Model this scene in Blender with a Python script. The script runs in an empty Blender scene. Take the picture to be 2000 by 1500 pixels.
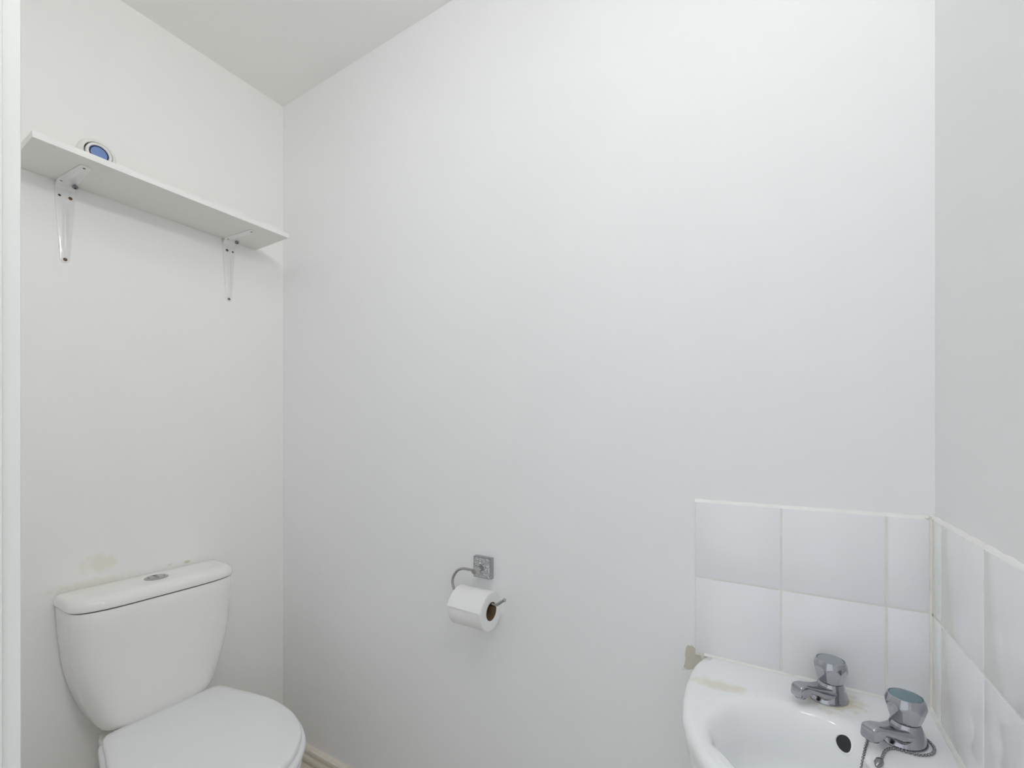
import bpy, bmesh, math, random
import numpy as np
from mathutils import Vector, Matrix

random.seed(7)
scene = bpy.context.scene
COL = scene.collection

# ------------------------------------------------------------------ camera
CAM_H = 1.2
cam = bpy.data.cameras.new('camera')
cam.sensor_width = 36.0
cam.lens = 36.0 * 865.0 / 2000.0
cam.shift_y = 0.046
cam.clip_start = 0.01
camo = bpy.data.objects.new('camera', cam)
camo.location = (0, 0, CAM_H)
camo.rotation_euler = (math.radians(90), 0, math.radians(30.8))
COL.objects.link(camo)
scene.camera = camo

# ------------------------------------------------------------------ world, lights, exposure
world = bpy.data.worlds.new('world')
scene.world = world
world.use_nodes = True
bg = world.node_tree.nodes['Background']
bg.inputs[0].default_value = (0.90, 0.95, 1.0, 1)
bg.inputs[1].default_value = 0.95
scene.cycles.max_bounces = 20
scene.cycles.diffuse_bounces = 16

def light(name, kind, loc, power, color, rot=None, size=0.1, size_y=None):
    l = bpy.data.lights.new(name, kind)
    l.energy = power
    l.color = color
    if kind == 'AREA':
        l.shape = 'RECTANGLE' if size_y else 'DISK'
        l.size = size
        if size_y: l.size_y = size_y
    else:
        l.shadow_soft_size = size
    o = bpy.data.objects.new(name, l)
    o.location = loc
    if rot: o.rotation_euler = rot
    COL.objects.link(o)
    return o

light('right_wall_added_light', 'AREA', (0.205, 0.19, 2.10), 6.6, (1.0, 0.995, 0.985),
      rot=(0, math.radians(90), math.radians(43)), size=0.10, size_y=0.10)  # added area light just off the right wall; no window is modelled

light('ceiling_lamp', 'AREA', (-0.6, 0.13, 2.36), 1.35, (0.97, 0.985, 1.0), size=0.16)

scene.view_settings.view_transform = 'Standard'
scene.view_settings.look = 'None'
scene.view_settings.gamma = 1.0
scene.view_settings.use_curve_mapping = False
scene.view_settings.exposure = -0.02

# ------------------------------------------------------------------ materials
def mat(name, color, rough=0.5, metal=0.0, bump=0.0, bscale=60.0, var=0.0, vscale=3.0,
        coat=0.0, spec=0.5, stains=(), transmission=0.0):
    """Principled material; stains = [(centre, radii, colour, amount)] in object space."""
    m = bpy.data.materials.new(name)
    m.use_nodes = True
    nt = m.node_tree
    N, L = nt.nodes, nt.links
    p = N['Principled BSDF']
    p.inputs['Roughness'].default_value = rough
    p.inputs['Metallic'].default_value = metal
    p.inputs['Specular IOR Level'].default_value = spec
    if coat: 
        p.inputs['Coat Weight'].default_value = coat
        p.inputs['Coat Roughness'].default_value = 0.03
    if transmission:
        p.inputs['Transmission Weight'].default_value = transmission
    tc = N.new('ShaderNodeTexCoord')
    nz = N.new('ShaderNodeTexNoise'); nz.inputs['Scale'].default_value = vscale
    nz.inputs['Detail'].default_value = 4
    L.new(tc.outputs['Object'], nz.inputs['Vector'])
    mx = N.new('ShaderNodeMix'); mx.data_type = 'RGBA'
    c = Vector(color)
    mx.inputs['A'].default_value = (*(c * (1 - var)), 1)
    mx.inputs['B'].default_value = (*[min(1, v * (1 + var)) for v in c], 1)
    L.new(nz.outputs['Fac'], mx.inputs['Factor'])
    out = mx.outputs['Result']
    for (cen, rad, scol, amt) in stains:
        wn = N.new('ShaderNodeTexNoise'); wn.inputs['Scale'].default_value = 1.6 / min(rad)
        wn.inputs['Detail'].default_value = 5
        L.new(tc.outputs['Object'], wn.inputs['Vector'])
        sub = N.new('ShaderNodeVectorMath'); sub.operation = 'SUBTRACT'
        sub.inputs[1].default_value = cen
        L.new(tc.outputs['Object'], sub.inputs[0])
        div = N.new('ShaderNodeVectorMath'); div.operation = 'DIVIDE'
        div.inputs[1].default_value = rad
        L.new(sub.outputs[0], div.inputs[0])
        ln = N.new('ShaderNodeVectorMath'); ln.operation = 'LENGTH'
        L.new(div.outputs[0], ln.inputs[0])
        ad = N.new('ShaderNodeMath'); ad.operation = 'MULTIPLY_ADD'
        ad.inputs[1].default_value = 1.1
        L.new(wn.outputs['Fac'], ad.inputs[0]); L.new(ln.outputs['Value'], ad.inputs[2])
        mr = N.new('ShaderNodeMapRange'); mr.interpolation_type = 'SMOOTHSTEP'
        mr.inputs['From Min'].default_value = 0.75; mr.inputs['From Max'].default_value = 1.45
        mr.inputs['To Min'].default_value = amt; mr.inputs['To Max'].default_value = 0.0
        L.new(ad.outputs[0], mr.inputs['Value'])
        m2 = N.new('ShaderNodeMix'); m2.data_type = 'RGBA'
        m2.inputs['B'].default_value = (*scol, 1)
        L.new(mr.outputs[0], m2.inputs['Factor'])
        L.new(out, m2.inputs['A'])
        out = m2.outputs['Result']
    L.new(out, p.inputs['Base Color'])
    if bump:
        bn = N.new('ShaderNodeTexNoise'); bn.inputs['Scale'].default_value = bscale
        bn.inputs['Detail'].default_value = 4
        L.new(tc.outputs['Object'], bn.inputs['Vector'])
        bp = N.new('ShaderNodeBump'); bp.inputs['Strength'].default_value = bump
        bp.inputs['Distance'].default_value = 0.002
        L.new(bn.outputs['Fac'], bp.inputs['Height'])
        L.new(bp.outputs['Normal'], p.inputs['Normal'])
    return m

YEL = (0.70, 0.62, 0.40)
M = {}
M['wall'] = mat('wall_paint', (0.883, 0.885, 0.890), 0.55, spec=0.3, bump=0.05, bscale=40, var=0.012, vscale=2)
M['wall_left'] = mat('wall_paint_warm_lit_stained', (0.89, 0.885, 0.865), 0.55, spec=0.3, bump=0.05, bscale=40, var=0.012, vscale=2,  # base tint carries the warm light on this wall; stains are its own
    stains=[((-1.552, 0.452, 0.845), (0.03, 0.058, 0.040), (0.79, 0.74, 0.59), 0.5),
            ((-1.552, 0.43, 0.80), (0.03, 0.12, 0.018), (0.79, 0.74, 0.60), 0.5),
            ((-1.552, 0.655, 0.800), (0.02, 0.014, 0.007), (0.62, 0.56, 0.36), 0.9),
            ((-1.552, 0.610, 0.803), (0.02, 0.010, 0.006), (0.76, 0.68, 0.50), 0.6)])
M['ceiling'] = mat('ceiling_paint', (0.88, 0.875, 0.85), 0.85, var=0.01)
M['floor'] = mat('floor_vinyl', (0.52, 0.49, 0.44), 0.5, var=0.12, vscale=14)
M['trim'] = mat('trim_gloss_paint', (0.80, 0.80, 0.775), 0.3, bump=0.05, bscale=25, var=0.02, vscale=5)
M['skirting'] = mat('skirting_cream_paint', (0.80, 0.745, 0.655), 0.5, bump=0.15, bscale=120, var=0.10, vscale=18)
M['tile'] = mat('glazed_tile', (0.88, 0.885, 0.90), 0.07, bump=0.003, bscale=9, coat=0.3)
M['grout'] = mat('grout', (0.83, 0.82, 0.785), 0.8, var=0.12, vscale=30)
M['grout_yellow'] = mat('grout_yellowed', (0.84, 0.82, 0.74), 0.8, var=0.12, vscale=40)
M['filler'] = mat('filler', (0.875, 0.87, 0.85), 0.5, bump=0.15, bscale=90, var=0.05, vscale=30)
M['plaster'] = mat('bare_plaster', (0.63, 0.60, 0.51), 0.8, bump=0.2, bscale=120, var=0.12, vscale=50)
M['flake'] = mat('paint_flake', (0.82, 0.82, 0.80), 0.45)
M['shelf'] = mat('shelf_melamine', (0.76, 0.755, 0.715), 0.35, bump=0.02, bscale=80, var=0.02, vscale=8)  # board colour lowered to carry the shade on its underside
M['lit_edging'] = mat('shelf_lit_edging', (0.86, 0.855, 0.83), 0.35, var=0.02, vscale=20)  # paler strips put the lit edge's brightness into the colour
M['bracket'] = mat('bracket_white_enamel', (0.81, 0.81, 0.80), 0.16, var=0.01, coat=0.3)
M['screw'] = mat('rusty_screw', (0.16, 0.10, 0.06), 0.55, metal=0.5, var=0.5, vscale=300)
M['hole'] = mat('screw_hole_shade', (0.05, 0.045, 0.04), 0.8)  # near-black disc standing in for the shade inside an empty hole
M['steel'] = mat('zinc_screw', (0.30, 0.30, 0.31), 0.2, metal=1.0)
M['chrome'] = mat('chrome', (0.45, 0.45, 0.48), 0.10, metal=1.0, bump=0.05, bscale=120, var=0.10, vscale=90)
M['chrome_bright'] = mat('chrome_bright', (0.50, 0.49, 0.48), 0.08, metal=1.0)
M['crystal'] = mat('crystal_chips', (0.74, 0.78, 0.83), 0.04, metal=0.85, var=0.6, vscale=260)
M['teal'] = mat('teal_tap_cap', (0.16, 0.25, 0.27), 0.28, metal=0.3, var=0.2, vscale=80)
M['grey_cap'] = mat('grey_tap_cap', (0.40, 0.42, 0.45), 0.22, metal=0.8, var=0.15, vscale=80)
M['china'] = mat('white_china', (0.90, 0.895, 0.875), 0.09, coat=0.2)
M['china_basin'] = mat('basin_china', (0.93, 0.94, 0.95), 0.07, coat=0.3,
    stains=[((-0.303, -0.098, 0.753), (0.070, 0.026, 0.03), (0.74, 0.69, 0.52), 0.60),
            ((-0.137, -0.047, 0.753), (0.066, 0.060, 0.02), (0.66, 0.58, 0.34), 0.75)])
M['seat'] = mat('seat_plastic', (0.88, 0.885, 0.895), 0.25, bump=0.01, bscale=20)
M['paper'] = mat('tissue_paper', (0.87, 0.87, 0.86), 0.95, bump=0.4, bscale=220, spec=0.1)
M['card'] = mat('cardboard_core', (0.20, 0.13, 0.07), 0.9, var=0.1, vscale=60)
M['plastic'] = mat('white_plastic', (0.82, 0.815, 0.79), 0.3)
M['dark'] = mat('dark_gap', (0.03, 0.03, 0.035), 0.6)
M['blue'] = mat('blue_gel', (0.15, 0.24, 0.50), 0.18, var=0.35, vscale=50, coat=0.4)
M['navy'] = mat('navy_rim', (0.02, 0.03, 0.11), 0.25)
M['sealant'] = mat('silicone_sealant', (0.88, 0.875, 0.84), 0.35, var=0.12, vscale=40)

# ------------------------------------------------------------------ helpers
def finish(name, bm, material, parent=None, smooth=True, angle=40):
    bmesh.ops.recalc_face_normals(bm, faces=bm.faces)
    me = bpy.data.meshes.new(name)
    bm.to_mesh(me); bm.free()
    me.materials.append(material)
    if smooth:
        for p in me.polygons: p.use_smooth = True
        me.set_sharp_from_angle(angle=math.radians(angle))
    o = bpy.data.objects.new(name, me)
    if parent: o.parent = parent
    COL.objects.link(o)
    return o

def thing(name, label, cat, loc=(0, 0, 0), rz=0.0, group=None):
    o = bpy.data.objects.new(name, None)
    o.empty_display_size = 0.05
    o.location = loc; o.rotation_euler = (0, 0, rz)
    COL.objects.link(o)
    return tag(o, label, cat, group)

def tag(o, label, cat, group=None):
    o['label'] = label; o['category'] = cat
    if group: o['group'] = group
    return o

def struct(o, label=None):
    o['kind'] = 'structure'
    if label: o['label'] = label
    return o

def box(bm, lo, hi, bevel=0.0, seg=2):
    r = bmesh.ops.create_cube(bm, size=1.0)
    vs = r['verts']
    lo, hi = Vector(lo), Vector(hi)
    for v in vs:
        v.co = Vector([lo[i] + (v.co[i] + 0.5) * (hi[i] - lo[i]) for i in range(3)])
    if bevel:
        es = list({e for v in vs for e in v.link_edges})
        bmesh.ops.bevel(bm, geom=es, offset=bevel, segments=seg, affect='EDGES', profile=0.5)
    return bm

def boxobj(name, lo, hi, material, parent=None, bevel=0.0, seg=2):
    bm = bmesh.new(); box(bm, lo, hi, bevel, seg)
    return finish(name, bm, material, parent, smooth=bevel > 0)

def loft(bm, loops, closed=True, cap0=True, cap1=True):
    rows = [[bm.verts.new(p) for p in lp] for lp in loops]
    n = len(rows[0])
    for a, b in zip(rows[:-1], rows[1:]):
        for i in range(n if closed else n - 1):
            j = (i + 1) % n
            bm.faces.new((a[i], a[j], b[j], b[i]))
    if closed and cap0: bm.faces.new(rows[0][::-1])
    if closed and cap1: bm.faces.new(rows[-1])
    return rows

def revolve(bm, prof, n=32, center=(0, 0, 0), axis='Z', cap0=True, cap1=True):
    """prof = [(r, h)]; axis Z, X or -X."""
    c = Vector(center)
    loops = []
    for r, h in prof:
        lp = []
        for k in range(n):
            t = 2 * math.pi * k / n
            u, v = r * math.cos(t), r * math.sin(t)
            if axis == 'Z': q = Vector((u, v, h))
            elif axis == 'X': q = Vector((h, u, v))
            else: q = Vector((u, h, v))
            lp.append(c + q)
        loops.append(lp)
    return loft(bm, loops, True, cap0, cap1)

def catmull(pts, per=12, closed=False):
    P = [np.array(p, float) for p in pts]
    n = len(P); out = []
    rng = range(n) if closed else range(n - 1)
    for i in rng:
        if closed: p0, p1, p2, p3 = P[i - 1], P[i], P[(i + 1) % n], P[(i + 2) % n]
        else: p0, p1, p2, p3 = P[max(i - 1, 0)], P[i], P[i + 1], P[min(i + 2, n - 1)]
        for k in range(per):
            t = k / per
            out.append(0.5 * (2 * p1 + (-p0 + p2) * t + (2 * p0 - 5 * p1 + 4 * p2 - p3) * t * t
                              + (-p0 + 3 * p1 - 3 * p2 + p3) * t ** 3))
    if not closed: out.append(P[-1])
    return out

def tube(bm, path, r, n=12, cap=True):
    P = [Vector(p) for p in path]
    tans = [(P[min(i + 1, len(P) - 1)] - P[max(i - 1, 0)]).normalized() for i in range(len(P))]
    up = Vector((0, 0, 1)) if abs(tans[0].z) < 0.9 else Vector((1, 0, 0))
    nrm = (up - tans[0] * up.dot(tans[0])).normalized()
    loops = []
    for i, p in enumerate(P):
        t = tans[i]
        nrm = (nrm - t * nrm.dot(t)).normalized()
        b = t.cross(nrm)
        rr = r[i] if isinstance(r, (list, tuple)) else r
        loops.append([p + nrm * (rr * math.cos(2 * math.pi * k / n)) + b * (rr * math.sin(2 * math.pi * k / n)) for k in range(n)])
    loft(bm, loops, True, cap, cap)

def star(pts, cen, n, smooth=True, per=14):
    """radii of a closed outline around cen at n equal angles"""
    d = np.array(catmull(pts, per, True) if smooth else pts, float) - np.array(cen)
    if not smooth:
        q = []
        for i in range(len(d)):
            a, b = d[i], d[(i + 1) % len(d)]
            for k in range(40): q.append(a + (b - a) * k / 40)
        d = np.array(q)
    ang = np.arctan2(d[:, 1], d[:, 0]); rad = np.hypot(d[:, 0], d[:, 1])
    o = np.argsort(ang); ang, rad = ang[o], rad[o]
    A = np.concatenate([ang - 2 * np.pi, ang, ang + 2 * np.pi]); R = np.concatenate([rad] * 3)
    th = np.arange(n) * 2 * np.pi / n - np.pi
    return th, np.interp(th, A, R)

def rrect(w, d, r, n=6):
    """rounded rectangle w x d centred at origin"""
    out = []
    for cx, cy, a0 in ((w/2 - r, d/2 - r, 0), (-w/2 + r, d/2 - r, 90), (-w/2 + r, -d/2 + r, 180), (w/2 - r, -d/2 + r, 270)):
        for k in range(n + 1):
            a = math.radians(a0 + 90 * k / n)
            out.append((cx + r * math.cos(a), cy + r * math.sin(a)))
    return out

# ------------------------------------------------------------------ room shell
XL, XR, YB, YF, ZC = -1.548, 0.220, 0.962, 0.089, 2.385    # inner faces
T = 0.1
DX0, DX1, DZ = -0.45, 0.205, 2.02                            # door opening
struct(boxobj('wall_left', (XL - T, YF - T, 0), (XL, YB + T, ZC), M['wall_left']))
wall_back = struct(boxobj('wall_back', (XL, YB, 0), (XR, YB + T, ZC), M['wall']))
wall_right = struct(boxobj('wall_right', (XR, YF - T, 0), (XR + T, YB + T, ZC), M['wall']))
bm = bmesh.new()
box(bm, (XL, YF - 0.10, 0), (DX0 - 0.03, YF, ZC))
box(bm, (DX0 - 0.03, YF - 0.10, DZ + 0.03), (XR, YF, ZC))
struct(finish('wall_front', bm, M['wall'], smooth=False))
struct(boxobj('ceiling', (XL - T, YF - T, ZC), (XR + T, YB + T, ZC + T), M['ceiling']))
struct(boxobj('floor', (XL - T, -1.3, -T), (XR + T, YB + T, 0), M['floor']))
# door lining (jamb, head, stop bead), seen as the strip at the left edge of the picture
bm = bmesh.new()
box(bm, (DX0 - 0.03, YF - 0.125, 0), (DX0, YF + 0.0008, DZ + 0.03), 0.0015)
box(bm, (DX0, YF - 0.125, DZ), (XR, YF + 0.0008, DZ + 0.03), 0.0015)
box(bm, (DX0, YF - 0.055, 0), (DX0 + 0.0035, YF - 0.0085, DZ), 0.0012)
struct(finish('trim_1', bm, M['trim']), 'white painted wooden door lining at the left edge of the view')

# baseboards: moulded profile (out from wall, height)
prof = [(0, 0), (0.020, 0), (0.020, 0.048), (0.0190, 0.053), (0.0130, 0.0555), (0.0115, 0.0590), (0.0130, 0.0625), (0.0185, 0.0640),
        (0.0205, 0.0680), (0.0210, 0.0750), (0.0205, 0.0810), (0.0185, 0.0845), (0.0125, 0.0865), (0.0110, 0.0900), (0.0125, 0.0935), (0.0165, 0.0950),
        (0.0180, 0.0990), (0.0180, 0.1040), (0.0165, 0.1085), (0.0130, 0.1110), (0, 0.1118)]
def skirting(name, fn, a, b):
    bm = bmesh.new()
    loft(bm, [[fn(u, z, s) for (u, z) in prof] for s in (a, b)])
    return struct(finish(name, bm, M['skirting'], angle=25))
skirting('baseboard_back', lambda u, z, s: (s, YB - u, z), XL, XR)
skirting('baseboard_left', lambda u, z, s: (XL + u, s, z), YF, YB - 0.021)

# ------------------------------------------------------------------ wall tiles (parts of the walls)
TZ = [(0.753, 0.9045), (0.9075, 1.0575)]                       # two rows
TY, TX = 0.957, 0.215                                          # tile faces
cols_b = [(-0.1395, 0.0065), (0.0095, 0.1575), (0.1605, 0.2125)]
for k, (z0, z1) in enumerate(TZ):
    for (x0, x1) in cols_b:
        bz = z0 if k else 0.7552
        boxobj('tile', (x0, TY, bz), (x1, YB + 0.001, z1), M['tile'], wall_back, 0.0012)
cols_r = [(0.9105, 0.9545), (0.7515, 0.9085), (0.5985, 0.7485), (0.4455, 0.5955)]
for k, (z0, z1) in enumerate(TZ):
    for (y0, y1) in cols_r:
        bz = z0 if k else 0.7552
        boxobj('tile', (TX, y0, bz), (XR + 0.001, y1, z1), M['tile'], wall_right, 0.0012)
# grout beds, recessed 1.2 mm behind the glaze
boxobj('grout', (-0.1400, TY + 0.0013, 0.749), (0.2148, YB + 0.0005, 1.058), M['grout'], wall_back)
boxobj('grout', (TX + 0.0013, 0.4450, 0.749), (XR + 0.0005, 0.9568, 1.058), M['grout'], wall_right)
# filler fillets along the top of the tiling, rough by hand
def fillet(name, pts_fn, n, parent, material):
    bm = bmesh.new(); loops = []
    for i in range(n + 1):
        t = i / n
        w = 1 + 0.10 * math.sin(i * 0.9) + 0.06 * random.uniform(-1, 1)
        loops.append(pts_fn(t, w))
    loft(bm, loops)
    return finish(name, bm, material, parent, angle=60)
fillet('filler_bead', lambda t, w: [(-0.141 + t * 0.361, YB + 0.0005, 1.0572), (-0.141 + t * 0.361, TY + 0.0005, 1.0572),
        (-0.141 + t * 0.361, TY + 0.0012, 1.0572 + 0.0018 * w), (-0.141 + t * 0.361, YB - 0.001, 1.0572 + 0.0046 * w), (-0.141 + t * 0.361, YB + 0.0005, 1.0572 + 0.006 * w)], 60, wall_back, M['filler'])
fillet('filler_bead', lambda t, w: [(XR + 0.0005, 0.957 - t * 0.513, 1.0572), (TX + 0.0005, 0.957 - t * 0.513, 1.0572),
        (TX + 0.0012, 0.957 - t * 0.513, 1.0572 + 0.0018 * w), (XR - 0.001, 0.957 - t * 0.513, 1.0572 + 0.0046 * w), (XR + 0.0005, 0.957 - t * 0.513, 1.0572 + 0.006 * w)], 70, wall_right, M['filler'])
# yellowed corner joint
bm = bmesh.new()
loft(bm, [[(0.2120, 0.9572, z), (0.2122 + 0.0002 * math.sin(z * 500), 0.9562, z), (0.2142, 0.9545, z), (0.2152, 0.9542, z), (0.2155, 0.9575, z)]
          for z in np.linspace(0.753, 1.062, 60)])
finish('grout', bm, M['grout_yellow'], wall_back)
# knob of old filler at the top of the corner
bm = bmesh.new()
for (p, r) in (((0.209, 0.957, 1.061), 0.0032), ((0.2135, 0.9560, 1.0635), 0.0036), ((0.2165, 0.952, 1.061), 0.003)):
    q = bmesh.ops.create_icosphere(bm, subdivisions=2, radius=r, matrix=Matrix.Translation(p))
    for v in q['verts']: v.co += Vector([random.uniform(-.0005, .0005) for _ in range(3)])
finish('filler_lump', bm, M['filler'], wall_back)
# bare plaster where paint has come off beside the basin, with curled paint edges
def chip(name, outline, material, depth=0.0006):
    bm = bmesh.new()
    loft(bm, [[(x, YB + 0.001, z) for x, z in outline], [(x, YB - depth, z) for x, z in outline]])
    return finish(name, bm, material, wall_back, smooth=False)
o1 = [(-.1390, .757), (-.1475, .765), (-.1545, .763), (-.1585, .756), (-.1600, .744), (-.1590, .730), (-.1630, .716), (-.1580, .711), (-.148, .715), (-.128, .720), (-.127, .738), (-.133, .753)]
chip('bare_patch', o1, M['plaster'])
chip('bare_patch', [(-.118, .650), (-.116, .640), (-.100, .610), (-.098, .585), (-.106, .590), (-.115, .618)], M['plaster'])
bm = bmesh.new()
for (x, z, w, h) in ((-.1510, .7635, .007, .0025), (-.1610, .7125, .009, .0024), (-.1600, .742, .0012, .010), (-.1605, .728, .001, .007)):
    box(bm, (x - w / 2, YB - 0.0016, z - h / 2), (x + w / 2, YB, z + h / 2), 0.0005, 1)
finish('paint_flake', bm, M['flake'], wall_back)

# ------------------------------------------------------------------ shelf
SZ = 1.827
bm = bmesh.new(); box(bm, (XL + 0.001, 0.2876, SZ), (-1.3606, 0.8634, SZ + 0.0145), 0.0004, 1)
shelf = tag(finish('wall_shelf', bm, M['shelf']), 'long white melamine shelf board on two brackets, high on the left wall', 'shelf')

for lo, hi in (((-1.3606, 0.287, SZ), (-1.360, 0.864, SZ + 0.0145)), ((XL + 0.001, 0.287, SZ), (-1.3606, 0.2876, SZ + 0.0145)), ((XL + 0.001, 0.8634, SZ), (-1.3606, 0.864, SZ + 0.0145))):
    boxobj('lit_edging', lo, hi, M['lit_edging'], shelf)

# brackets
def make_bracket(label, screws, loose_angle):
    root = thing('shelf_bracket', label, 'bracket', group='white brackets under the shelf')
    V, H, R = 0.200, 0.148, 0.020
    path = []
    for s in (0, .004, .01, .02, .032, .046, *np.linspace(.06, 1, 26)): path.append((0.0012, -V + s * (V - R), 1, 0))          # x, z, normal
    for k in range(1, 9):
        a = math.pi / 2 * k / 8
        path.append((0.0012 + R * (1 - math.cos(a)), -R + (R - 0.0012) * math.sin(a), math.cos(a), -math.sin(a)))
    for s in (*np.linspace(0, .92, 20)[1:], .94, .958, .973, .985, .994, 1): path.append((R + s * (H - R), -0.0012, 0, -1))
    L = [0]
    for a, b in zip(path[:-1], path[1:]): L.append(L[-1] + math.hypot(b[0] - a[0], b[1] - a[1]))
    tot = L[-1]; elbow = V - 0.006
    vs = np.linspace(-1, 1, 25)
    grid_top, grid_bot = [], []
    for (x, z, nx, nz), s in zip(path, L):
        w = 0.0088 + (0.0185 - 0.0088) * min(1, s / (elbow - 0.03)) if s < elbow else 0.0185 - (0.0185 - 0.0095) * max(0, (s - elbow - 0.02)) / (tot - elbow - 0.02)
        for end, rr in ((s, 0.0088), (tot - s, 0.0095)):
            if end < rr: w = max(0.0004, w * math.sqrt(max(0, 1 - (1 - end / rr) ** 2)))
        amp = 0.0042 * min(1, max(0, (s - 0.018) / 0.02)) * min(1, max(0, (tot - s - 0.022) / 0.03))
        amp *= 0.10 + 0.90 * min(1, max(0, abs(s - elbow) - 0.028) / 0.03)
        if s > elbow: amp *= 0.35
        rt, rb = [], []
        for v in vs:
            h = 0.0009 + amp * math.exp(-(v * w / 0.0046) ** 2)
            h -= 0.0006 * abs(v) ** 8
            rt.append((x + nx * h, v * w, z + nz * h)); rb.append((x - nx * 0.0009, v * w, z - nz * 0.0009))
        grid_top.append(rt); grid_bot.append(rb)
    bm = bmesh.new()
    loft(bm, [rt + rb[::-1] for rt, rb in zip(grid_top, grid_bot)])
    finish('plate', bm, M['bracket'], root, angle=55)
    for (x, y, z, kind) in screws:
        bm = bmesh.new()
        if kind == 'rust' or kind == 'hole':          # on the upright, axis X
            r = 0.0037 if kind == 'rust' else 0.0028
            revolve(bm, [(r * 1.15, 0.001), (r * 1.1, 0.0026), (r * 0.7, 0.0031), (r * 0.65, 0.0024)] if kind == 'rust' else [(r, 0.001), (r, 0.0024)], 14, (0, y, z), 'X')
            finish('screw' if kind == 'rust' else 'screw_hole_shade', bm, M['screw'] if kind == 'rust' else M['hole'], root)
        elif kind == 'under':                            # screw head or hole under the horizontal arm
            revolve(bm, [(0.0026, -0.001), (0.0026, -0.0027), (0.0012, -0.0031)], 14, (x, y, 0))
            finish('screw', bm, M['screw'], root)
        elif kind == 'loose':                           # zinc screw standing proud of the arm
            revolve(bm, [(0.0022, 0.0), (0.0022, -0.006), (0.0058, -0.0085), (0.0064, -0.0100), (0.0048, -0.0130), (0.0020, -0.0138), (0.0016, -0.0112)], 16, (0, 0, 0))
            bmesh.ops.rotate(bm, verts=bm.verts, cent=(0, 0, 0), matrix=Matrix.Rotation(loose_angle, 3, 'Y'))
            bmesh.ops.translate(bm, verts=bm.verts, vec=(x, y, 0))
            finish('screw', bm, M['steel'], root)['label'] = 'loose zinc screw standing proud'
    return root
b1 = make_bracket('white steel bracket under the left end of the shelf, below the blue-faced disc',
    [(0, -0.0105, -0.034, 'hole'), (0, 0.0095, -0.034, 'rust'), (0, 0, -0.1925, 'rust'),
     (0.134, 0.0, 0, 'under'), (0.017, -0.011, 0, 'under'), (0.017, 0.0135, 0, 'loose')], -0.5)
b1.location = (XL, 0.384, SZ)
b2 = make_bracket('white steel bracket under the right end of the shelf, nearest the room corner',
    [(0, -0.006, -0.034, 'rust'), (0, 0.0115, -0.034, 'hole'), (0, 0, -0.1925, 'rust'),
     (0.134, 0.0, 0, 'under'), (0.017, -0.010, 0, 'under'), (0.017, 0.0130, 0, 'loose')], -0.9)
b2.location = (XL, 0.775, SZ)

# round freshener on the shelf
fr = thing('air_freshener', 'small round white plastic disc with a blue window standing on the shelf', 'air freshener', (-1.44, 0.414, SZ + 0.0146))
FC = (0, 0, 0.0375)
bm = bmesh.new()
revolve(bm, [(0.030, -0.016), (0.0345, -0.014), (0.0370, -0.007), (0.0372, 0.002), (0.0355, 0.008), (0.0300, 0.0125), (0.0278, 0.0135), (0.0272, 0.0125), (0.0270, 0.006)], 56, FC, 'X')
finish('housing', bm, M['plastic'], fr, angle=60)
bm = bmesh.new()
revolve(bm, [(0.0272, 0.0055), (0.0272, 0.0072)], 48, FC, 'X')
finish('gap', bm, M['dark'], fr)
bm = bmesh.new()
revolve(bm, [(0.0246, 0.0070), (0.0248, 0.0150), (0.0238, 0.0178), (0.0215, 0.0188), (0.0195, 0.0180), (0.0185, 0.0150), (0.0182, 0.0120)], 48, FC, 'X', True, False)
finish('bezel', bm, M['plastic'], fr, angle=60)
bm = bmesh.new()
revolve(bm, [(0.0186, 0.0115), (0.0186, 0.0152), (0.0166, 0.0162), (0.0150, 0.0150)], 40, FC, 'X')
finish('window_rim', bm, M['navy'], fr)
bm = bmesh.new()
revolve(bm, [(0.0162, 0.012), (0.0162, 0.0154), (0.010, 0.0166), (0.003, 0.0170)], 40, FC, 'X')
finish('blue_window', bm, M['blue'], fr)

# ------------------------------------------------------------------ toilet  (local: x out from wall, y along wall)
TC = 0.550
wc = thing('toilet', 'white close-coupled toilet with lid closed, against the left wall under the shelf', 'toilet', (XL, TC, 0))
NS = 112
seat_pts_half = [(0.603, 0.0), (0.598, 0.040), (0.583, 0.075), (0.545, 0.119), (0.503, 0.146), (0.436, 0.168), (0.348, 0.1745), (0.270, 0.164), (0.208, 0.150), (0.165, 0.141), (0.138, 0.134), (0.128, 0.126), (0.124, 0.108), (0.123, 0.050)]
seat_pts = seat_pts_half + [(0.123, 0.0)] + [(x, -y) for x, y in seat_pts_half[1:]][::-1]
SC = (0.36, 0.0)
th, rs = star(seat_pts, SC, NS)
def sring(off, z, scale=1.0, dz=0.0):
    return [(SC[0] + (r * scale + off) * math.cos(t), SC[1] + (r * scale + off) * math.sin(t), z + dz * math.cos(t)) for t, r in zip(th, rs)]
bm = bmesh.new()
loft(bm, [sring(-0.006, 0.4335), sring(-0.001, 0.435), sring(0.0005, 0.439), sring(0.0, 0.446), sring(-0.002, 0.4495), sring(-0.006, 0.4512),
          sring(0, 0.4525, 0.9), sring(0, 0.4545, 0.65), sring(0, 0.4555, 0.35), sring(0, 0.4558, 0.06)])
finish('seat_lid', bm, M['seat'], wc, angle=50)
bm = bmesh.new()
loft(bm, [sring(-0.03, 0.408), sring(0.003, 0.408), sring(0.0085, 0.412), sring(0.0105, 0.419), sring(0.010, 0.427), sring(0.007, 0.4318), sring(0.001, 0.4330), sring(-0.03, 0.4325)])
finish('seat', bm, M['seat'], wc, angle=50)
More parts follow.
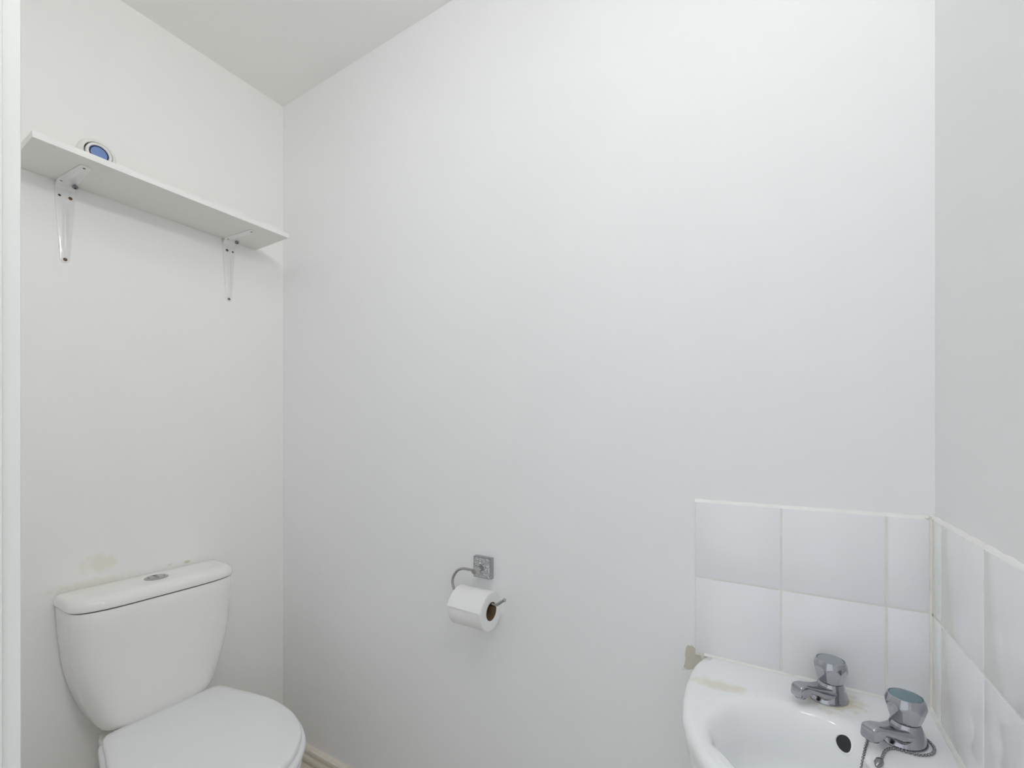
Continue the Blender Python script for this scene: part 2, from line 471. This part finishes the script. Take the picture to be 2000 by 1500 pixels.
# hinge barrels
for s in (-1, 1):
    bm = bmesh.new()
    revolve(bm, [(0.0085, -0.016), (0.010, -0.013), (0.010, 0.013), (0.0085, 0.016)], 16, (0.138, s * 0.078, 0.426), 'Y')
    revolve(bm, [(0.011, 0.400), (0.011, 0.424)], 16, (0.138, s * 0.078, 0))
    finish('hinge', bm, M['seat'], wc)
# pan
pan_half = [(0.600, 0.0), (0.592, 0.048), (0.560, 0.108), (0.503, 0.150), (0.436, 0.172), (0.348, 0.178), (0.270, 0.168), (0.200, 0.150), (0.150, 0.132), (0.090, 0.118), (0.030, 0.112), (0.012, 0.100), (0.010, 0.050)]
pan_pts = pan_half + [(0.010, 0.0)] + [(x, -y) for x, y in pan_half[1:]][::-1]
PC = (0.32, 0.0)
thp, rp = star(pan_pts, PC, NS)
foot_half = [(0.470, 0.0), (0.460, 0.050), (0.420, 0.085), (0.33, 0.098), (0.20, 0.100), (0.10, 0.105), (0.06, 0.09), (0.05, 0.04)]
thf, rf = star(foot_half + [(0.05, 0)] + [(x, -y) for x, y in foot_half[1:]][::-1], PC, NS)
def pring(k, z, off=0.0):
    """k=1 rim outline, k=0 foot outline"""
    return [(PC[0] + (a * k + b * (1 - k) + off) * math.cos(t), (a * k + b * (1 - k) + off) * math.sin(t), z) for t, a, b in zip(thp, rp, rf)]
bm = bmesh.new()
loft(bm, [pring(0, 0, 0.004), pring(0, 0.02, 0.004), pring(0, 0.05, -0.006), pring(0.0, 0.14, -0.012), pring(0.25, 0.22, -0.008), pring(0.62, 0.29, 0), pring(0.90, 0.345, 0),
          pring(0.985, 0.375), pring(1, 0.390), pring(1, 0.400), pring(1, 0.4055, -0.004), pring(1, 0.4075, -0.010), pring(1, 0.4075, -0.05)])
finish('pan', bm, M['china'], wc, angle=60)
# cistern body
def cring(hw, front, z, n=4.2, back=0.004, side=0.045, m=44):
    """cistern section: flat back on the wall, straight short sides, superelliptic bowed front"""
    x0 = back + side * min(1.0, front / 0.14)
    pts = [(back, -hw)]
    for k in range(m + 1):
        t = -math.pi / 2 + math.pi * k / m
        y = hw * math.copysign(abs(math.sin(t)) ** (2 / n), t)
        x = x0 + (front - x0) * abs(math.cos(t)) ** (2 / n)
        pts.append((x, y))
    pts.append((back, hw))
    return [(x, y, z) for x, y in pts]
zs = [(0.4385, 0.096, 0.100), (0.4395, 0.110, 0.114), (0.443, 0.119, 0.124), (0.450, 0.1255, 0.1300), (0.462, 0.1315, 0.1340), (0.475, 0.1365, 0.1360), (0.50, 0.1460, 0.1380), (0.53, 0.155, 0.1395), (0.56, 0.163, 0.1410),
      (0.60, 0.1715, 0.1430), (0.64, 0.177, 0.1445), (0.69, 0.1810, 0.1450), (0.73, 0.1835, 0.1450), (0.7600, 0.1845, 0.1450), (0.7607, 0.1838, 0.1443)]
bm = bmesh.new()
loft(bm, [cring(hw, f, z) for z, hw, f in zs])
finish('cistern', bm, M['china'], wc, angle=60)
bm = bmesh.new()
loft(bm, [cring(0.1815, 0.1415, 0.759), cring(0.1815, 0.1415, 0.766)])
finish('lid_joint', bm, M['dark'], wc)
bm = bmesh.new()
H0 = 0.7640
LZ = [(0.1850, 0.1455, 0.0), (0.1872, 0.1475, 0.0006), (0.1880, 0.1484, 0.003), (0.1880, 0.1484, 0.008), (0.1874, 0.1477, 0.013), (0.1855, 0.1455, 0.0185), (0.1815, 0.1410, 0.0235), (0.1750, 0.1345, 0.0268),
      (0.165, 0.126, 0.0286), (0.14, 0.112, 0.0296), (0.08, 0.09, 0.030), (0.03, 0.08, 0.030)]
loft(bm, [cring(hw, f, H0 + z, 4.2, 0.003 if z < 0.028 else 0.003 + (z - 0.028) * 20) for hw, f, z in LZ])
lid = finish('cistern_lid', bm, M['china'], wc, angle=60)
BX, BY, BZ = 0.072, 0.0, H0 + 0.0295
bm = bmesh.new()
revolve(bm, [(0.0270, BZ - 0.003), (0.0273, BZ + 0.0012), (0.0245, BZ + 0.0032), (0.0195, BZ + 0.0040), (0.0185, BZ + 0.0030), (0.0183, BZ)], 40, (BX, BY, 0), 'Z', True, True)
finish('button_ring', bm, M['chrome_bright'], lid)
for s in (-1, 1):
    bm = bmesh.new()
    pl = [(BX + 0.0172 * math.cos(a), BY + s * (0.0014 + 0.0158 * math.sin(a))) for a in np.linspace(0, math.pi, 18)]
    loft(bm, [[(x, y, BZ - 0.0005) for x, y in pl], [(x, y, BZ + 0.0030) for x, y in pl],
              [(BX + (x - BX) * 0.93, BY + s * 0.0010 + (y - BY) * 0.93, BZ + 0.0038) for x, y in pl]])
    finish('flush_button', bm, M['chrome_bright'], lid)
bm = bmesh.new(); revolve(bm, [(0.0182, BZ - 0.001), (0.0182, BZ + 0.0003)], 32, (BX, BY, 0)); finish('button_gap', bm, M['dark'], lid)

# ------------------------------------------------------------------ paper holder and roll
hold = thing('paper_holder', 'chrome toilet paper holder with square crystal backplate on the long wall', 'holder', (-0.656, YB, 0.845))
bm = bmesh.new()
PW = 0.0275
box(bm, (-PW, -0.0135, -PW), (PW, 0, PW), 0.0012)
plate = finish('backplate', bm, M['chrome'], hold)
bm = bmesh.new()
box(bm, (-PW + 0.003, -0.0142, -PW + 0.003), (PW - 0.003, -0.0130, PW - 0.003))
for i in range(420):
    x, z = random.uniform(-PW + .0045, PW - .0045), random.uniform(-PW + .0045, PW - .0045)
    r = random.uniform(0.0012, 0.0026)
    mtx = Matrix.Translation((x, -0.0143, z)) @ Matrix.Rotation(random.uniform(0, 6), 4, 'Y') @ Matrix.Rotation(random.uniform(-1., 1.), 4, 'X')
    q = bmesh.ops.create_icosphere(bm, subdivisions=1, radius=r, matrix=mtx)
    for v in q['verts']: v.co += Vector((random.uniform(-.0005, .0005), random.uniform(-.0005, .0005), random.uniform(-.0005, .0005)))
cr = finish('crystal_inlay', bm, M['crystal'], plate, smooth=False)
cr['kind'] = 'stuff'; cr['label'] = 'sparkling crushed crystal inlay'
bm = bmesh.new()
revolve(bm, [(0.0072, -0.012), (0.0072, -0.0500), (0.0066, -0.0510)], 24, (0, 0, 0), 'Y')
finish('post', bm, M['chrome_bright'], hold)
AY = -0.043
pts = [(-0.004, 0.0), (-0.022, 0.0), (-0.040, -0.0005), (-0.058, -0.009), (-0.0705, -0.026), (-0.0735, -0.042), (-0.067, -0.060), (-0.052, -0.0715), (-0.034, -0.0755), (0.0, -0.0760), (0.045, -0.0760), (0.060, -0.0752), (0.068, -0.0715), (0.078, -0.0635), (0.0865, -0.0575)]
path = [(p[0], AY, p[1]) for p in catmull(pts, 8)]
bm = bmesh.new()
tube(bm, path, 0.0036, 14)
bmesh.ops.create_uvsphere(bm, u_segments=14, v_segments=8, radius=0.0044, matrix=Matrix.Translation(path[-1]))
finish('arm', bm, M['chrome_bright'], hold)

RR, RC = 0.0475, 0.0215
RZ = 0.845 - 0.0760 + 0.0036 + 0.0007 - RC
roll = thing('toilet_roll', 'white toilet roll with loose sheet end hanging on the chrome holder', 'toilet roll', (-0.657, YB + AY, RZ))
bm = bmesh.new()
W = 0.050
revolve(bm, [(RC + 0.0010, -W + 0.0008), (RC + 0.002, -W), (RR - 0.0015, -W), (RR, -W + 0.0015), (RR, W - 0.0015), (RR - 0.0015, W), (RC + 0.002, W), (RC + 0.0010, W - 0.0008), (RC + 0.0010, -W + 0.0008)], 72, (0, 0, 0), 'X', False, False)
bmesh.ops.remove_doubles(bm, verts=bm.verts, dist=1e-6)
finish('paper', bm, M['paper'], roll, angle=40)
bm = bmesh.new()
revolve(bm, [(RC, -W + 0.0004), (RC + 0.0011, -W + 0.0004), (RC + 0.0011, W - 0.0004), (RC, W - 0.0004), (RC, -W + 0.0004)], 48, (0, 0, 0), 'X', False, False)
bmesh.ops.remove_doubles(bm, verts=bm.verts, dist=1e-6)
finish('core', bm, M['card'], roll)
# loose outer sheet: over the top and partly down the front, edge lifting off
bm = bmesh.new(); loops_o, loops_i = [], []
for k in range(26):
    t = k / 25
    a = math.radians(65 + 103 * t)          # angle from -y.. measured: 90 = top, 180 = front
    lift = 0.0004 + 0.0035 * max(0, (t - 0.7) / 0.3) ** 1.6
    r = RR + lift
    y, z = r * math.cos(a), r * math.sin(a)
    row = []
    for x in np.linspace(-W, W - 0.001, 9):
        row.append((x, y + 0.0003 * math.sin(x * 80) * t, z - 0.0010 * t * t * (x / W)))
    loops_o.append(row)
    y2, z2 = (r - 0.0003) * math.cos(a), (r - 0.0003) * math.sin(a)
    loops_i.append([(x, y2 + 0.0003 * math.sin(x * 80) * t, z2 - 0.0010 * t * t * (x / W)) for x in np.linspace(-W, W - 0.001, 9)])
loft(bm, [o + i[::-1] for o, i in zip(loops_o, loops_i)])
finish('loose_sheet', bm, M['paper'], roll, angle=60)

# ------------------------------------------------------------------ corner basin (local: -x along back wall, -y along right wall)
BZ0 = 0.753
basin = thing('corner_basin', 'white ceramic corner wash basin with two chrome taps, under the tiles', 'basin', (TX, TY, 0))
oh = [(0.0005, 0.0005), (0.16, 0.0005), (0.334, 0.0005), (0.3405, 0.008), (0.346, 0.023), (0.351, 0.048), (0.353, 0.085), (0.354, 0.120), (0.351, 0.165), (0.344, 0.210), (0.331, 0.252), (0.310, 0.290)]
outer = oh + [(0.302, 0.302)] + [(b, a) for a, b in oh[1:]][::-1]
ih = [(0.110, 0.110), (0.138, 0.095), (0.170, 0.090), (0.205, 0.094), (0.248, 0.109), (0.283, 0.138), (0.306, 0.180), (0.3145, 0.222), (0.304, 0.260)]
inner = ih + [(0.282, 0.282)] + [(b, a) for a, b in ih[1:]][::-1]
NB = 160
CB = (0.205, 0.205)
tho, ro = star(outer, CB, NB, smooth=False)
# soften the free edge
o2 = [(a, b) for a, b in outer]
thi, ri = star(inner, CB, NB)
wallside = [1 if (CB[0] + r * math.cos(t) < 0.002 or CB[1] + r * math.sin(t) < 0.002) else 0 for t, r in zip(tho, ro)]
def smoothed(r, w, n=3):
    r = r.copy()
    for _ in range(n):
        q = (np.roll(r, 1) + 2 * r + np.roll(r, -1)) / 4
        r = np.where(np.array(w) > 0, r, q)
    return r
ro = smoothed(ro, wallside, 4)
wf = np.array(wallside, float)
for _ in range(6): wf = np.minimum(np.array(wallside, float), 1) * 0 + (np.roll(wf, 1) + 2 * wf + np.roll(wf, -1)) / 4
wallside = [float(v) for v in wf]
def bring(fn, zfn):
    lp = []
    for t, a, b, w in zip(tho, ro, ri, wallside):
        r = fn(a, b, w)
        p, q = CB[0] + r * math.cos(t), CB[1] + r * math.sin(t)
        lp.append((-max(p, 0.0005), -max(q, 0.0005), BZ0 + zfn(p, q)))
    return lp
def deckz(p, q):
    z = 0.0
    for (cx, cy, sx, sy) in ((0.302, 0.090, 0.030, 0.040), (0.090, 0.302, 0.040, 0.030)):   # soap hollows
        z -= 0.0028 * math.exp(-((p - cx) / sx) ** 2 - ((q - cy) / sy) ** 2)
    return z
flat = lambda h: (lambda p, q: h)
def lerp_in(k):  # 0 outer edge, 1 bowl edge
    return lambda a, b, w: a * (1 - k) + b * k
def off_out(o):   # inset from outer edge, but stay on the wall
    return lambda a, b, w: a - o * (1 - w) ** 1.5
loops = []
# outside, from underneath upwards
for k, z in ((0.30, -0.235), (0.42, -0.225), (0.60, -0.180), (0.78, -0.125), (0.90, -0.080), (0.965, -0.045)):
    loops.append(bring((lambda kk: (lambda a, b, w: a * (kk * (1 - w) + w * (0.55 + 0.45 * min(1, kk + 0.25)))))(k), flat(z)))
loops += [bring(off_out(0.0035), flat(-0.032)), bring(off_out(0.0008), flat(-0.022)), bring(off_out(0.0), flat(-0.014)), bring(off_out(0.001), flat(-0.0075)), bring(off_out(0.004), flat(-0.003)), bring(off_out(0.009), flat(-0.0006))]
for k in (0.10, 0.22, 0.34, 0.46, 0.58, 0.70, 0.80, 0.90):
    loops.append(bring((lambda kk: (lambda a, b, w: (a - 0.012 * (1 - w)) * (1 - kk) + (b + 0.006) * kk))(k), deckz))
fil = [0.82 + 0.18 * (0.5 + 0.5 * math.cos(t + math.radians(135))) for t in tho]   # wide soft edge at the back, tighter at the front
def bowl(o, z):
    lp = []
    for t, b, f in zip(tho, ri, fil):
        r = b + o * f
        lp.append((-(CB[0] + r * math.cos(t)), -(CB[1] + r * math.sin(t)), BZ0 + z))
    return lp
loops += [bowl(0.004, -0.0004), bowl(-0.001, -0.0010), bowl(-0.006, -0.0026), bowl(-0.011, -0.0056), bowl(-0.0155, -0.0100), bowl(-0.0195, -0.0160), bowl(-0.0230, -0.0240), bowl(-0.0265, -0.0350), bowl(-0.031, -0.050)]
for s, z in ((0.74, -0.068), (0.67, -0.084), (0.57, -0.100), (0.46, -0.112), (0.30, -0.119), (0.14, -0.122), (0.08, -0.1225)):
    loops.append(bring((lambda ss: (lambda a, b, w: b * ss))(s), flat(z)))
bm = bmesh.new()
loft(bm, loops)
bowl_o = finish('bowl', bm, M['china_basin'], basin, angle=70)
# overflow: dark disc painting the hole's shade, pale raised rim, on the bowl wall
def oriented(bm, center, normal):
    rot = Vector((0, 0, 1)).rotation_difference(normal).to_matrix().to_4x4()
    bmesh.ops.transform(bm, matrix=Matrix.Translation(center) @ rot, verts=bm.verts)
bpy.context.view_layer.update()
_, OV, n_ov, _ = bowl_o.ray_cast(Vector((-0.2, -0.2, BZ0 - 0.0245)), Vector((1, 1, 0)).normalized())
if n_ov.z < 0: n_ov = -n_ov
e1 = n_ov.cross(Vector((0, 0, 1))).normalized(); e2 = n_ov.cross(e1)
def on_bowl(r, a, h):
    p = OV + e1 * (r * math.cos(a)) + e2 * (r * math.sin(a))
    ok, q, _, _ = bowl_o.ray_cast(p + n_ov * 0.02, -n_ov)
    return (q if ok else p) + n_ov * h
AN = [2 * math.pi * k / 40 for k in range(40)]
bm = bmesh.new()
loft(bm, [[on_bowl(r, a, h) for a in AN] for r, h in ((0.0148, -0.0004), (0.0146, 0.0006), (0.0134, 0.0014), (0.0120, 0.0013), (0.0112, 0.0004), (0.0111, -0.0010))], True, False, False)
finish('overflow_ring', bm, M['china_basin'], basin)
bm = bmesh.new()
loft(bm, [[on_bowl(r, a, 0.0003) for a in AN] for r in (0.0114, 0.009, 0.006, 0.003, 0.0005)], True, False, True)
finish('overflow_hole_shade', bm, M['dark'], basin)
# waste
bm = bmesh.new(); revolve(bm, [(0.034, BZ0 - 0.1225), (0.033, BZ0 - 0.1195), (0.026, BZ0 - 0.1185), (0.021, BZ0 - 0.1215), (0.019, BZ0 - 0.128)], 32, (-CB[0], -CB[1], 0))
finish('waste', bm, M['chrome'], basin)
# sealant along both walls
def seal(fn, L, n, parent):
    bm = bmesh.new(); loops = []
    for i in range(n + 1):
        s = L * i / n; w = 1 + 0.08 * math.sin(i * 0.7) + random.uniform(-.05, .05)
        loops.append([fn(s, u * w, v * w) for u, v in ((-0.0004, -0.004), (0.0035, -0.0005), (0.0032, 0.0006), (0.0016, 0.0013), (0.0004, 0.0030), (-0.0004, 0.0034))])
    loft(bm, loops); return finish('sealant', bm, M['sealant'], parent, angle=70)
seal(lambda s, u, v: (-s, -u, BZ0 + v), 0.338, 74, basin)
seal(lambda s, u, v: (-u * 1.6, -s, BZ0 + v * 1.3), 0.338, 74, basin)

# ------------------------------------------------------------------ taps
def make_tap(label, loc, rz, capmat):
    """local +x is the spout direction, z=0 the deck"""
    t = thing('basin_tap', label, 'tap', loc, rz, 'chrome taps on the basin')
    # body: flared oval foot rising to a round neck
    bm = bmesh.new(); loops = []
    for (rx, ry, cx, z) in ((0.0305, 0.0255, 0.004, 0.0), (0.0308, 0.0258, 0.004, 0.0016), (0.0296, 0.0246, 0.0036, 0.0042), (0.0265, 0.0224, 0.002, 0.010), (0.0228, 0.0203, 0.0005, 0.016), (0.0195, 0.0187, 0, 0.0215), (0.0178, 0.0176, 0, 0.0255), (0.0165, 0.0165, 0, 0.0275), (0.012, 0.012, 0, 0.0280)):
        loops.append([(cx + rx * math.cos(2 * math.pi * k / 40), ry * math.sin(2 * math.pi * k / 40), z) for k in range(40)])
    loft(bm, loops)
    finish('body', bm, M['chrome'], t, angle=50)
    # spout: tapering wedge ending in a down-turned nozzle
    bm = bmesh.new(); loops = []
    for (s, w, z0, z1, r) in ((0.004, 0.040, 0.0010, 0.0215, 0.008), (0.016, 0.0370, 0.0012, 0.0225, 0.008), (0.026, 0.0315, 0.0050, 0.0240, 0.007), (0.036, 0.0262, 0.0125, 0.0262, 0.006), (0.046, 0.0232, 0.0165, 0.0290, 0.005), (0.0515, 0.0222, 0.0170, 0.0305, 0.0045), (0.0545, 0.0218, 0.0145, 0.0312, 0.004), (0.0575, 0.0216, 0.0125, 0.0318, 0.004),
                              (0.0650, 0.0212, 0.0118, 0.0322, 0.004), (0.0690, 0.0205, 0.0120, 0.0316, 0.004), (0.0712, 0.0190, 0.0130, 0.0300, 0.004), (0.0718, 0.0160, 0.0150, 0.0275, 0.004)):
        h = z1 - z0; zc = (z0 + z1) / 2
        loops.append([(s + (zc - (zc + v)) * 0.12, u, zc + v) for u, v in rrect(w, h, min(r, h / 2 - 1e-4, w / 2 - 1e-4), 5)])
    loft(bm, loops)
    finish('spout', bm, M['chrome'], t, angle=35)
    bm = bmesh.new(); revolve(bm, [(0.0080, 0.0108), (0.0082, 0.0128)], 24, (0.0625, 0, 0)); finish('nozzle', bm, M['dark'], t)
    # knob: waisted tumbler with alternating facets
    prof = [(0.0140, 0.0272), (0.0172, 0.0278), (0.0205, 0.0305), (0.0232, 0.0365), (0.0256, 0.0440), (0.0266, 0.0500), (0.0263, 0.0545), (0.0250, 0.0590), (0.0232, 0.0628)]
    bm = bmesh.new(); n = 96; loops = []
    planes = []
    for k in range(7):       # main almond facets leaning outwards, counter facets between
        a = 2 * math.pi * k / 7
        planes.append((Vector((math.cos(a), math.sin(a), -0.30)).normalized(), Vector((0.0229 * math.cos(a), 0.0229 * math.sin(a), 0.0445))))
    dense = catmull(prof, 6)
    for (r, z) in dense:
        lp = []
        for k in range(n):
            a = 2 * math.pi * k / n
            d = Vector((math.cos(a), math.sin(a), 0)); rr = r
            for (nn, p0) in planes:
                den = nn.dot(d)
                if den > 0.2:
                    lim = (nn.dot(p0) - nn.z * z) / den
                    if 0.012 < lim < rr: rr = lim
            lp.append((rr * d.x, rr * d.y, z))
        loops.append(lp)
    last = loops[-1]
    for f, z in ((0.97, 0.0640), (0.91, 0.0644), (0.885, 0.0632)):
        loops.append([(0.0232 * f * math.cos(2 * math.pi * k / n), 0.0232 * f * math.sin(2 * math.pi * k / n), z) for k in range(n)])
    loft(bm, loops)
    kn = finish('knob', bm, M['chrome'], t, angle=18)
    bm = bmesh.new(); revolve(bm, [(0.0203, 0.0620), (0.0203, 0.0640), (0.0190, 0.0644), (0.010, 0.0641), (0.002, 0.0640)], 40)
    finish('cap', bm, capmat, kn)
    bm = bmesh.new(); revolve(bm, [(0.0206, 0.0628), (0.0208, 0.06385), (0.0201, 0.06385)], 40); finish('cap_groove', bm, M['dark'], kn)
    for o in (kn, *kn.children):
        for v in o.data.vertices: v.co.x *= 0.90; v.co.y *= 0.90
    return t
ang = math.radians(225)
tap_far = make_tap('chrome tap with grey cap, further one by the long wall, yellow-stained around its foot', (0.0785, 0.912, BZ0), ang, M['grey_cap'])
tap_near = make_tap('chrome tap with teal cap, nearer one, bead chain around its foot', (0.161, 0.843, BZ0), ang, M['teal'])

# ------------------------------------------------------------------ bead chain round the near tap
bpy.context.view_layer.update()
def surf_z(x, y, top=BZ0 + 0.02):
    ok, p, nrm, _ = bowl_o.ray_cast(Vector((x - TX, y - TY, top)), Vector((0, 0, -1)))
    return p.z if ok else BZ0
ch = thing('plug_chain', 'grey bead chain looped round the nearer tap and hanging into the basin', 'chain', (0.161, 0.843, BZ0))
tx, ty = 0.161, 0.843
def on(x, y, h=0.0019): return (x, y, surf_z(x, y) + h)
ring = [on(tx - 0.0025 + 0.0325 * math.cos(a), ty - 0.0025 + 0.0325 * math.sin(a)) for a in np.radians(np.linspace(195, -80, 18))]
s1 = ring + [on(0.1515, 0.8085), on(0.1420, 0.8080), on(0.1345, 0.8020), on(0.1295, 0.7930), on(0.1255, 0.7820), on(0.1220, 0.7710)]
s0 = [on(tx - 0.0025 + 0.0325 * math.cos(math.radians(205)), ty - 0.0025 + 0.0325 * math.sin(math.radians(205))), on(0.1225, 0.8255)]
bm = bmesh.new()
def beads(path):
    P = [Vector(p) for p in catmull(path, 40)]
    acc = 0; pitch = 0.0044; last = P[0]
    pts = [P[0]]
    for p, q in zip(P[:-1], P[1:]):
        acc += (q - p).length
        if acc >= pitch: pts.append(q); acc = 0
    for p in pts:
        bmesh.ops.create_icosphere(bm, subdivisions=2, radius=0.0020, matrix=Matrix.Translation(p - Vector((0.161, 0.843, BZ0))))
    tube(bm, [p - Vector((0.161, 0.843, BZ0)) for p in P[::6]], 0.0006, 6)
beads(s1)
wall_s = []
for k in range(9):
    f = k / 8
    x, y = 0.1160 - 0.016 * f, 0.8215 - 0.046 * f
    wall_s.append((x, y, surf_z(x, y) + 0.002))
beads(s0 + wall_s)
finish('beads', bm, M['steel'], ch)
bm = bmesh.new()
e = Vector(s1[-1]); d = Vector((-0.42, -0.85, -0.2)).normalized()
tube(bm, [tuple(e + d * s - Vector((0.161, 0.843, BZ0)) + Vector((0, 0, 0.0025))) for s in (0, 0.002, 0.004, 0.010, 0.013, 0.016)], [0.0015, 0.0036, 0.0046, 0.0046, 0.0034, 0.0018], 14)
finish('connector', bm, M['steel'], ch)
